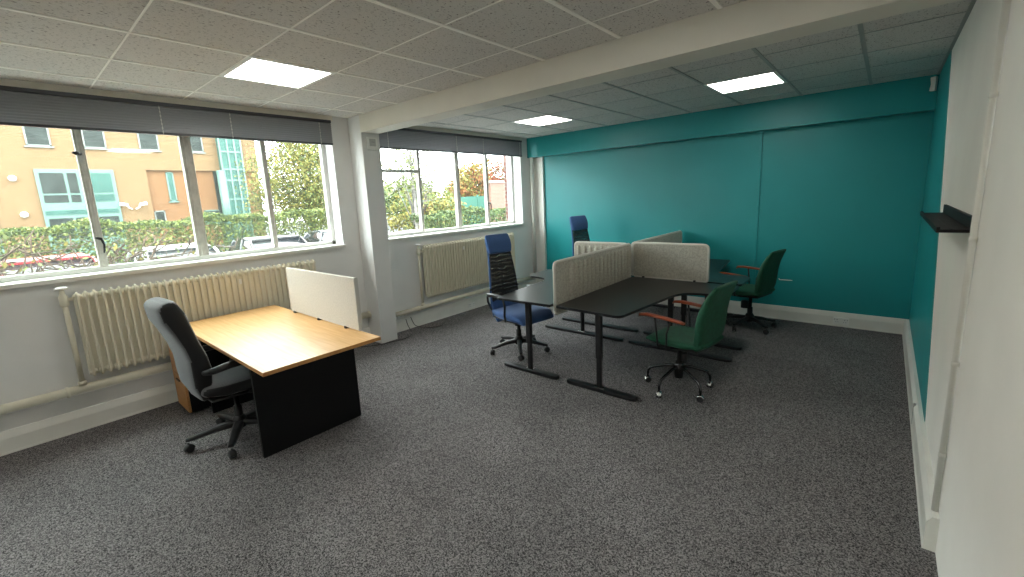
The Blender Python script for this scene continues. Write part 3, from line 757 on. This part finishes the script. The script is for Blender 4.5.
# ------------------------------------------------------------------ outdoors
GZ = -.5
struct(MB().box(-60, -40, GZ-.1, -T, 60, GZ).build('ground', 'asphalt'))
XF = -28; K = 1.578
def fy(y): return -6.296+(y+6.296)*K
def fz(z): return 1.678+(z-1.678)*K
bd = empty('office_building', (XF, 0, GZ)); tag(bd, 'yellow brick office building with teal glazing across the car park', 'building')
def fb(nm, m, x0, y0, z0, x1, y1, z1, par=None, bev=0):
    b = MB().box(x0, y0, z0-GZ, x1, y1, z1-GZ); return b.build(nm, m, par or bd, bevel=bev)
zb = fz(3.29); ys = fy(-2.39)
fb('upper_wall', 'brickf', -6, -34, zb, 0, fy(1.50), 11)
fb('lower_wall', 'brickf', -6, -34, GZ, 0, ys, zb)
fb('recessed_wall', 'brickf2', -6, ys, GZ, -.18, fy(1.50), zb)
def fwin(y0, y1, z0, z1, fr='frameg', pane='darkg', split=1, x=0):
    y0, y1, z0, z1 = fy(y0), fy(y1), fz(z0), fz(z1)
    b = MB(); t_ = .07
    b.box(x-.05, y0, z0-GZ, x+.06, y0+t_, z1-GZ); b.box(x-.05, y1-t_, z0-GZ, x+.06, y1, z1-GZ)
    b.box(x-.05, y0, z0-GZ, x+.06, y1, z0-GZ+t_); b.box(x-.05, y0, z1-GZ-t_, x+.06, y1, z1-GZ)
    for k in range(1, split): yy = y0+(y1-y0)*k/split; b.box(x-.05, yy-.03, z0-GZ, x+.05, yy+.03, z1-GZ)
    b.box(x-.05, y0-.08, z0-GZ-.07, x+.10, y1+.08, z0-GZ)
    f = b.build('window_frame', fr, bd)
    MB().box(x-.02, y0+t_, z0-GZ+t_, x+.02, y1-t_, z1-GZ-t_).build('pane', pane, f)
for y0, y1 in ((-8.1, -7.55), (-6.75, -6.15), (-5.29, -4.715), (-3.95, -3.36), (-2.46, -1.87), (-.98, -.45)): fwin(y0, y1, 4.0, 4.75)
fwin(-1.80, -1.57, 2.13, 3.24, 'tealf', 'tealg', x=-.18)
fwin(-2.36, -2.02, 1.2, 1.80, x=-.18); fwin(-.75, -.1, 1.2, 1.74, 'tealf', x=-.18)
# curtain wall panel
y0, y1 = fy(-5.26), fy(-3.32)
cw = fb('curtain_wall', 'tealf', -.02, y0, fz(.4), .10, y1, fz(3.28))
def cwp(m, ya, yb, za, zb_): MB().box(.09, y0+(y1-y0)*ya, fz(za)-GZ, .13, y0+(y1-y0)*yb, fz(zb_)-GZ).build('pane', m, cw)
cwp('darkg', .05, .34, 2.50, 3.16); cwp('darkg', .38, .50, 2.50, 3.16); cwp('darkg', .05, .34, 2.20, 2.44); cwp('darkg', .38, .50, 2.20, 2.44)
cwp('tealg', .68, .95, 2.50, 3.16); cwp('tealg', .68, .95, 2.20, 2.44); cwp('darkg', .05, .34, 1.0, 1.68); cwp('darkg', .38, .50, 1.0, 1.68); cwp('darkg', .68, .95, 1.0, 1.68)
cwp('tealg', .03, .97, 1.80, 1.94)
cw2 = fb('curtain_wall', 'tealf', -.02, fy(-8.6), fz(.4), .10, fy(-6.28), fz(2.6))
MB().box(.09, fy(-8.4), fz(1.4)-GZ, .13, fy(-6.5), fz(2.4)-GZ).build('pane', 'tealg', cw2)
# glazed stair bay
y0, y1 = fy(.02), fy(.80)
bay = fb('stair_bay', 'tealg', -.02, y0, GZ, .5, y1, 9.5)
b = MB()
for f_ in (0, .36, .70, 1): yy = y0+(y1-y0)*f_; b.box(.45, yy-.05, 0, .56, yy+.05, 9.5-GZ)
for z in (1.2, 2.4, 3.6, 4.3, 5.4, 6.6, 7.8): b.box(.45, y0, z-GZ-.05, .55, y1, z-GZ+.05)
b.build('bay_frame', 'tealf', bay)
cb = fb('entrance_glazing', 'darkg', -.2, fy(-.22), GZ, -.10, fy(.02), zb)
b = MB(); b.tube([(.35, fy(-.02), 0), (.35, fy(-.02), zb-GZ)], .26, 18); b.build('entrance_column', 'tealf', bd)
for yy, zz in ((-5.75, 2.98), (-5.68, 1.85)):
    b = MB(); b.tube([(0, fy(yy), fz(zz)-GZ), (.12, fy(yy), fz(zz)-GZ), (.22, fy(yy), fz(zz)-GZ+.02)], [.11, .15, .06], 14); b.build('wall_lamp', 'whiteplast', bd)
b = MB(); 
for s_ in (-1, 1): b.tube([(.1, fy(-2.95)+s_*.08, fz(2.02)-GZ-.2), (.2, fy(-2.95)+s_*.25, fz(2.02)-GZ-.1), (.25, fy(-2.95)+s_*.3, fz(2.02)-GZ+.05), (.3, fy(-2.95)+s_*.6, fz(2.02)-GZ+.1)], [.04, .04, .08, .1], 10)
b.build('twin_camera', 'whiteplast', bd)

# ---- plants
def leafcloud(b, pts, size, n, rnd):
    for _ in range(n):
        c = pts(rnd)
        if c is None: continue
        s_ = size*rnd.uniform(.6, 1.3); u = Vector((rnd.gauss(0, 1), rnd.gauss(0, 1), rnd.gauss(0, 1))).normalized(); w = u.orthogonal().normalized()
        q = Matrix.Rotation(rnd.uniform(0, 6.28), 3, u) @ w; v = u.cross(q)
        k = len(b.v); b.v += [tuple(c-q*s_), tuple(c+v*s_*.5), tuple(c+q*s_), tuple(c-v*s_*.5)]; b.face((k, k+1, k+2, k+3))
def tree(name, x, y, h, blobs, mats, n, size, label, bark='bark', group=None, branches=14, trunk=.14, seed=1, zbase=GZ):
    rnd = random.Random(seed); r = empty(name, (x, y, zbase)); tag(r, label, 'tree', group)
    b = MB(); b.tube([(0, 0, 0), (.05, .03, h*.3), (-.03, .05, h*.6), (.02, 0, h*.92)], [trunk, trunk*.8, trunk*.5, trunk*.12], 9); b.build('trunk', bark, r)
    b = MB()
    for i in range(branches):
        bl = rnd.choice(blobs); z0 = rnd.uniform(.22, .75)*h; d = Vector((rnd.gauss(0, 1), rnd.gauss(0, 1), rnd.gauss(0, .8))).normalized()
        e = Vector(bl[0]) + Vector((d.x*bl[1], d.y*bl[1], d.z*bl[2]))*.85; s0 = Vector((0, 0, z0)); mid = (s0+e)/2+Vector((rnd.uniform(-.2, .2), rnd.uniform(-.2, .2), .15))
        b.tube([s0, mid, e], [trunk*.32, trunk*.18, trunk*.05], 5)
        for k in range(2):
            e2 = mid+Vector((rnd.gauss(0, .5), rnd.gauss(0, .5), rnd.gauss(.1, .5))); b.tube([mid, e2], [trunk*.12, trunk*.03], 4)
    b.build('branches', bark, r)
    b = MB(); tot = sum(q[1]*q[1]*q[2] for q in blobs)
    for c, rr, rz_ in blobs:
        c = Vector(c); k = int(n*rr*rr*rz_/tot)
        # clumps
        cl = []
        for _ in range(max(6, k//30)):
            d = Vector((rnd.gauss(0, 1), rnd.gauss(0, 1), rnd.gauss(0, 1))).normalized()*rnd.uniform(.35, 1)**.6
            cl.append(c+Vector((d.x*rr, d.y*rr, d.z*rz_)))
        for q in cl:
            b.cm = rnd.randrange(len(mats)); sp_ = rr*.16
            leafcloud(b, lambda rn: q+Vector((rn.gauss(0, sp_), rn.gauss(0, sp_), rn.gauss(0, sp_))), size, 30, rnd)
    b.build('foliage', mats, r)
    return r
def hedge(x0, x1, y0, y1, z1, n, size, mats, label, name='hedge', seed=3, name_cat='hedge', top='hedget', taper=.0):
    rnd = random.Random(seed); r = empty(name, ((x0+x1)/2, (y0+y1)/2, GZ)); tag(r, label, 'hedge')
    cx_, cy_ = (x0+x1)/2, (y0+y1)/2; b = MB()
    def pt(rn):
        x = rn.uniform(x0, x1); y = rn.uniform(y0, y1); zt = z1+.07*math.sin(y*2.3)+.05*math.sin(y*5.1+1)+rn.uniform(-.05, .05)
        k = rn.random()
        if k < .55: x = x1-abs(rn.gauss(0, .06)); z = rn.uniform(GZ+.1, zt)
        elif k < .85: z = zt-abs(rn.gauss(0, .05))
        else: z = rn.uniform(GZ+.1, zt)
        return Vector((x-cx_, y-cy_, z-GZ))
    per = n//10
    for k in range(10):
        b.cm = k % (len(mats)); leafcloud(b, pt, size, per, rnd)
    b.build('foliage', mats, r)
    b = MB()
    yy = y0+.2
    while yy < y1:
        b.tube([(0, yy-cy_, 0), (rnd.uniform(-.1, .1), yy-cy_+rnd.uniform(-.2, .2), (z1-GZ)*.6), (rnd.uniform(-.2, .2), yy-cy_+rnd.uniform(-.3, .3), (z1-GZ)*.95)], [.03, .02, .008], 5); yy += .35
    b.build('stems', 'twig', r)
    return r
hedge(-10.7, -9.6, -8.5, 2.9, 1.50, 46000, .042, ['hedgeg', 'hedget', 'leafd', 'hedget', 'leaf1'], 'long clipped green hedge behind the parked cars, before the brick building')
hedge(-5.7, -5.0, 1.5, 7.2, 1.30, 18000, .042, ['hedgeg', 'leafd', 'hedgeg', 'leaf1'], 'dark green hedge seen low through the far window', seed=9)
# twiggy half-bare shrub close to the front window
def twig_bush():
    rnd = random.Random(5); r = empty('twiggy_shrub', (-2.2, -6.25, GZ)); tag(r, 'half-bare twiggy shrub close outside the left of the front window', 'shrub')
    b = MB(); tips = []
    for i in range(105):
        y = rnd.uniform(-1.3, .95); p = Vector((rnd.uniform(-.25, .25), y, 0)); d = Vector((rnd.gauss(0, .2), rnd.gauss(0, .35), 1)).normalized(); L = [p]; H_ = 1.95-.5*max(0, y-.3)+rnd.uniform(-.35, .1)
        while p.z < H_:
            d = (d+Vector((rnd.gauss(0, .22), rnd.gauss(0, .3), rnd.gauss(.06, .1)))).normalized(); p = p+d*.16; L.append(p)
            if len(L) > 16: break
            if rnd.random() < .6:
                q = p+Vector((rnd.gauss(0, .15), rnd.gauss(0, .25), rnd.uniform(.02, .25))); q2 = q+Vector((rnd.gauss(0, .08), rnd.gauss(0, .12), rnd.uniform(0, .15))); 
                if q2.z < H_+.12: b.tube([p, q, q2], [.010, .007, .004], 4); tips += [q, q2]
        b.tube(L, [.019*(1-.7*k/len(L)) for k in range(len(L))], 5); tips += L[4:]
    b.build('twigs', 'twig', r)
    b = MB()
    for k in range(6):
        b.cm = k % 3; leafcloud(b, lambda rn: rn.choice(tips)+Vector((rn.gauss(0, .04), rn.gauss(0, .04), rn.gauss(0, .04))), .032, 600, rnd)
    b.build('leaves', ['leafy', 'leaf1', 'leafb'], r)
twig_bush()
tree('broadleaf_tree', -13.5, 2.35, 5.4, [((0, 0, 3.3), 2.0, 1.7), ((.2, 1.2, 2.2), 1.5, 1.1), ((0, -1.3, 2.4), 1.0, 1.0), ((0, .3, 4.8), 1.3, 1.1)], ['leaf1', 'leaf2', 'leafd', 'leaf2', 'leafy'], 42000, .05, 'tall yellow-green tree at the right of the front window view', seed=11, branches=30)
tree('broadleaf_tree', -20, 8.2, 4.8, [((0, 0, 2.4), 1.9, 1.5), ((0, 1.3, 1.8), 1.3, 1.1)], ['leafd', 'leaf1', 'leafd'], 6000, .09, 'darker green tree behind, between the two windows', seed=12)
tree('birch_tree', -7, 2.75, 5.6, [((0, -.2, 3.6), 1.1, 1.4), ((0, .8, 3.2), .8, 1.2), ((.2, .2, 4.6), 1.1, .9)], ['leafb', 'leaf1'], 3400, .05, 'slender pale birch with sparse drooping leaves outside the far window', 'birchbark', seed=21, branches=40, trunk=.07)
tree('shrub_tree', -9.4, 5.2, 3.0, [((0, 0, 1.6), 1.2, 1.1), ((0, 1.2, 1.5), .9, .9), ((0, -1.0, 1.5), .8, .9)], ['leaf1', 'leaf2', 'leafy'], 6000, .07, 'low yellow-green tree behind the birch', seed=22)
tree('autumn_tree', -20, 18.9, 6.2, [((0, 0, 3.2), 1.9, 1.9), ((0, .8, 4.3), 1.1, 1.1), ((0, -1, 2.4), 1.3, 1.2)], ['leafo', 'leafy', 'leafo', 'leaf2'], 7000, .11, 'golden orange autumn tree beyond the far window', seed=23)
tree('autumn_tree', -15.5, 17.6, 5.2, [((0, 0, 3.7), 1.3, 1.0), ((0, 1.2, 3.2), 1.2, 1.0)], ['leafr', 'leafo', 'leafr', 'leafb'], 6000, .09, 'reddish autumn tree above the pink brick wall', seed=24)
tree('autumn_shrub', -12.5, 8.3, 2.4, [((0, 0, 1.5), .7, .55)], ['leafo', 'leafr', 'leafy'], 1500, .06, 'small orange-leaved shrub right of the birch trunk', seed=25)
for i, (x, y, hh, s_, lb) in enumerate(((-31, 13.5, 6.2, 31, 'distant green tree at left of the far window view'), (-38, 21, 5.6, 32, 'distant green tree behind the golden autumn tree'), (-31, 29, 6.0, 33, 'distant green tree near the right end of the sports fence'), (-31, 21, 5.0, 34, 'distant low green tree between two taller distant ones'))):
    tree('distant_tree', x, y, hh, [((0, 0, hh*.5), 2.4, hh*.38), ((0, 1.3, hh*.4), 1.9, hh*.3), ((0, -1.3, hh*.42), 1.9, hh*.3)], ['leafd', 'leaf1', 'leafb'], 5000, .2, lb, seed=s_)
# pink brick wall with coping
w_ = empty('garden_wall', (-12, 14.2, GZ)); tag(w_, 'pink brick wall with pale coping outside the far window', 'wall')
MB().box(-.15, -2.4, 0, .15, 6, 3.0).build('brickwork', 'brickp', w_); MB().box(-.22, -2.5, 3.0, .22, 6, 3.14).build('coping', 'coping', w_)
# brick pier of this building beside the far window
struct(MB().box(-.68, .02, GZ, -T, .5, 3.2).build('trim_13', 'brickr'))
# sports fence
f_ = empty('sports_fence', (-16, 14.0, GZ)); tag(f_, 'teal mesh sports fence far beyond the hedge', 'fence')
MB().box(-.03, -5, .2, .03, 3, 2.35).build('fence_panel', 'fence', f_)
for k in range(5): MB().box(-.06, -5+2*k-.05, 0, .06, -5+2*k+.05, 2.45).build('post', 'fence', f_)
# lamp post
l = empty('lamp_post', (-8, 3.80, GZ)); tag(l, 'pale grey lamp post standing outside the far window', 'lamp post')
b = MB(); b.tube([(0, 0, 0), (0, 0, .8), (0, 0, .82), (0, 0, 6)], [.10, .10, .075, .05], 14); b.build('pole', 'frameg', l)
b = MB(); b.tube([(0, 0, 6), (.3, 0, 6.15), (.8, 0, 6.15)], [.04, .05, .08], 10); b.build('lamp_head', 'greyplast', l)

def car(x, y, rz, col, label):
    r = empty('parked_car', (x, y, GZ), rz); tag(r, label, 'car', None)
    L, Wd = 2.1, .86
    def ring(xx, z0, z1, w0, w1, wt): return [(xx, -w0, z0), (xx, -w1, (z0+z1)/2), (xx, -wt, z1), (xx, wt, z1), (xx, w1, (z0+z1)/2), (xx, w0, z0)]
    b = MB(); b.rings([ring(-L, .40, .72, .6, .68, .6), ring(-L*.95, .25, .88, .78, .84, .74), ring(-1.4, .2, .95, .84, .88, .80), ring(0, .2, .93, .85, .89, .82), ring(1.1, .2, .90, .84, .88, .78), ring(1.85, .24, .78, .76, .82, .66), ring(L, .35, .60, .55, .62, .5)], True, True)
    b.build('body', paint(col), r, bevel=.02)
    b = MB(); b.rings([ring(-1.75, .85, 1.0, .74, .72, .60), ring(-1.25, .9, 1.38, .78, .70, .58), ring(-.6, .9, 1.45, .79, .71, .60), ring(.15, .9, 1.42, .79, .71, .59), ring(.95, .86, .95, .76, .72, .62)], True, True); b.build('windows', 'glassd', r)
    b = MB(); b.rings([[(-1.28, -.56, 1.385), (-1.28, .56, 1.385), (-1.28, .52, 1.43), (-1.28, -.52, 1.43)], [(-.55, -.61, 1.45), (-.55, .61, 1.45), (-.55, .56, 1.485), (-.55, -.56, 1.485)], [(.2, -.59, 1.41), (.2, .59, 1.41), (.2, .54, 1.45), (.2, -.54, 1.45)]], True, True)
    for s_ in (-1, 1):
        b.tube([(.92, s_*.69, .95), (.2, s_*.60, 1.41)], .03, 6); b.tube([(-1.72, s_*.66, .97), (-1.26, s_*.58, 1.38)], .035, 6); b.tube([(-.35, s_*.77, .9), (-.35, s_*.62, 1.44)], .03, 6)
    b.build('roof', paint(col), r)
    for xx in (-1.3, 1.3):
        for s_ in (-1, 1):
            b = MB(); b.tube([(xx, s_*.70, .31), (xx, s_*.88, .31)], .31, 20); o = b.build('wheel', 'tyre', r)
            b = MB(); b.tube([(xx, s_*.86, .31), (xx, s_*.892, .31)], .19, 14); b.build('hub_cap', 'greyplast', o)
    for s_ in (-1, 1):
        b = MB(); b.tube([(.75, s_*.84, .95), (.72, s_*.98, 1.0)], [.03, .075], 8); b.build('mirror', 'blackp', r)
    return r
for i, (x, y, c, lb) in enumerate(((-7.0, -5.80, '#c8303c', 'bright red car behind the twiggy shrub'), (-7.0, -1.75, '#33363a', 'dark car parked beyond the silver white one'), (-6.9, -3.80, '#d8d8d6', 'silver white car parked beside the red one'),
                                   (-7.1, -8.0, '#9fa3a6', 'grey car parked left of the red one'), (-7.36, .50, '#8e9498', 'grey car at the right edge of the front window view'), (-3.9, 1.15, '#dfe1e2', 'white car close outside the far window'))):
    car(x, y, math.radians((4, -3, 2, 0, 3, 88)[i]), c, lb)

# ------------------------------------------------------------------ sky, camera, view
w = bpy.data.worlds.new('World'); SC.world = w; w.use_nodes = True; nt = w.node_tree
bg = nt.nodes['Background']; tc = N(nt, 'ShaderNodeTexCoord'); sp = N(nt, 'ShaderNodeSeparateXYZ'); rp = N(nt, 'ShaderNodeValToRGB')
nt.links.new(tc.outputs['Generated'], sp.inputs[0]); nt.links.new(sp.outputs[2], rp.inputs[0])
rp.color_ramp.elements[0].position = 0; rp.color_ramp.elements[0].color = (.90, .95, .99, 1)
rp.color_ramp.elements[1].position = .8; rp.color_ramp.elements[1].color = (.95, .98, 1, 1)
nt.links.new(rp.outputs[0], bg.inputs[0]); bg.inputs[1].default_value = 7.0

F = 435.7055; yaw, pit, rol = -.7194062747, -.1762208501, -.0472331500
fw = Vector((math.sin(yaw)*math.cos(pit), math.cos(yaw)*math.cos(pit), math.sin(pit)))
rt = Vector((math.cos(yaw), -math.sin(yaw), 0)); up = rt.cross(fw)
c, s_ = math.cos(rol), math.sin(rol); R = rt*c+up*s_; U = up*c-rt*s_
cam = bpy.data.cameras.new('camera'); cam.sensor_width = 36; cam.lens = F*36/1024
cam.shift_x = (512-504.642)/1024; cam.shift_y = (275.240-288.5)/1024; cam.clip_start = .02; cam.clip_end = 300
co = bpy.data.objects.new('camera', cam); COL.objects.link(co)
mt = Matrix((R, U, -fw)).transposed().to_4x4(); mt.translation = (4.747870, -6.296329, 1.677770); co.matrix_world = mt
SC.camera = co
SC.cycles.max_bounces = 10; SC.cycles.diffuse_bounces = 6; SC.cycles.transparent_max_bounces = 12
SC.cycles.use_denoising = True; SC.cycles.use_adaptive_sampling = False; SC.cycles.sample_clamp_indirect = 8
vs = SC.view_settings; vs.view_transform = 'Standard'; vs.look = 'None'; vs.gamma = 1; vs.exposure = 1.15; vs.use_curve_mapping = False
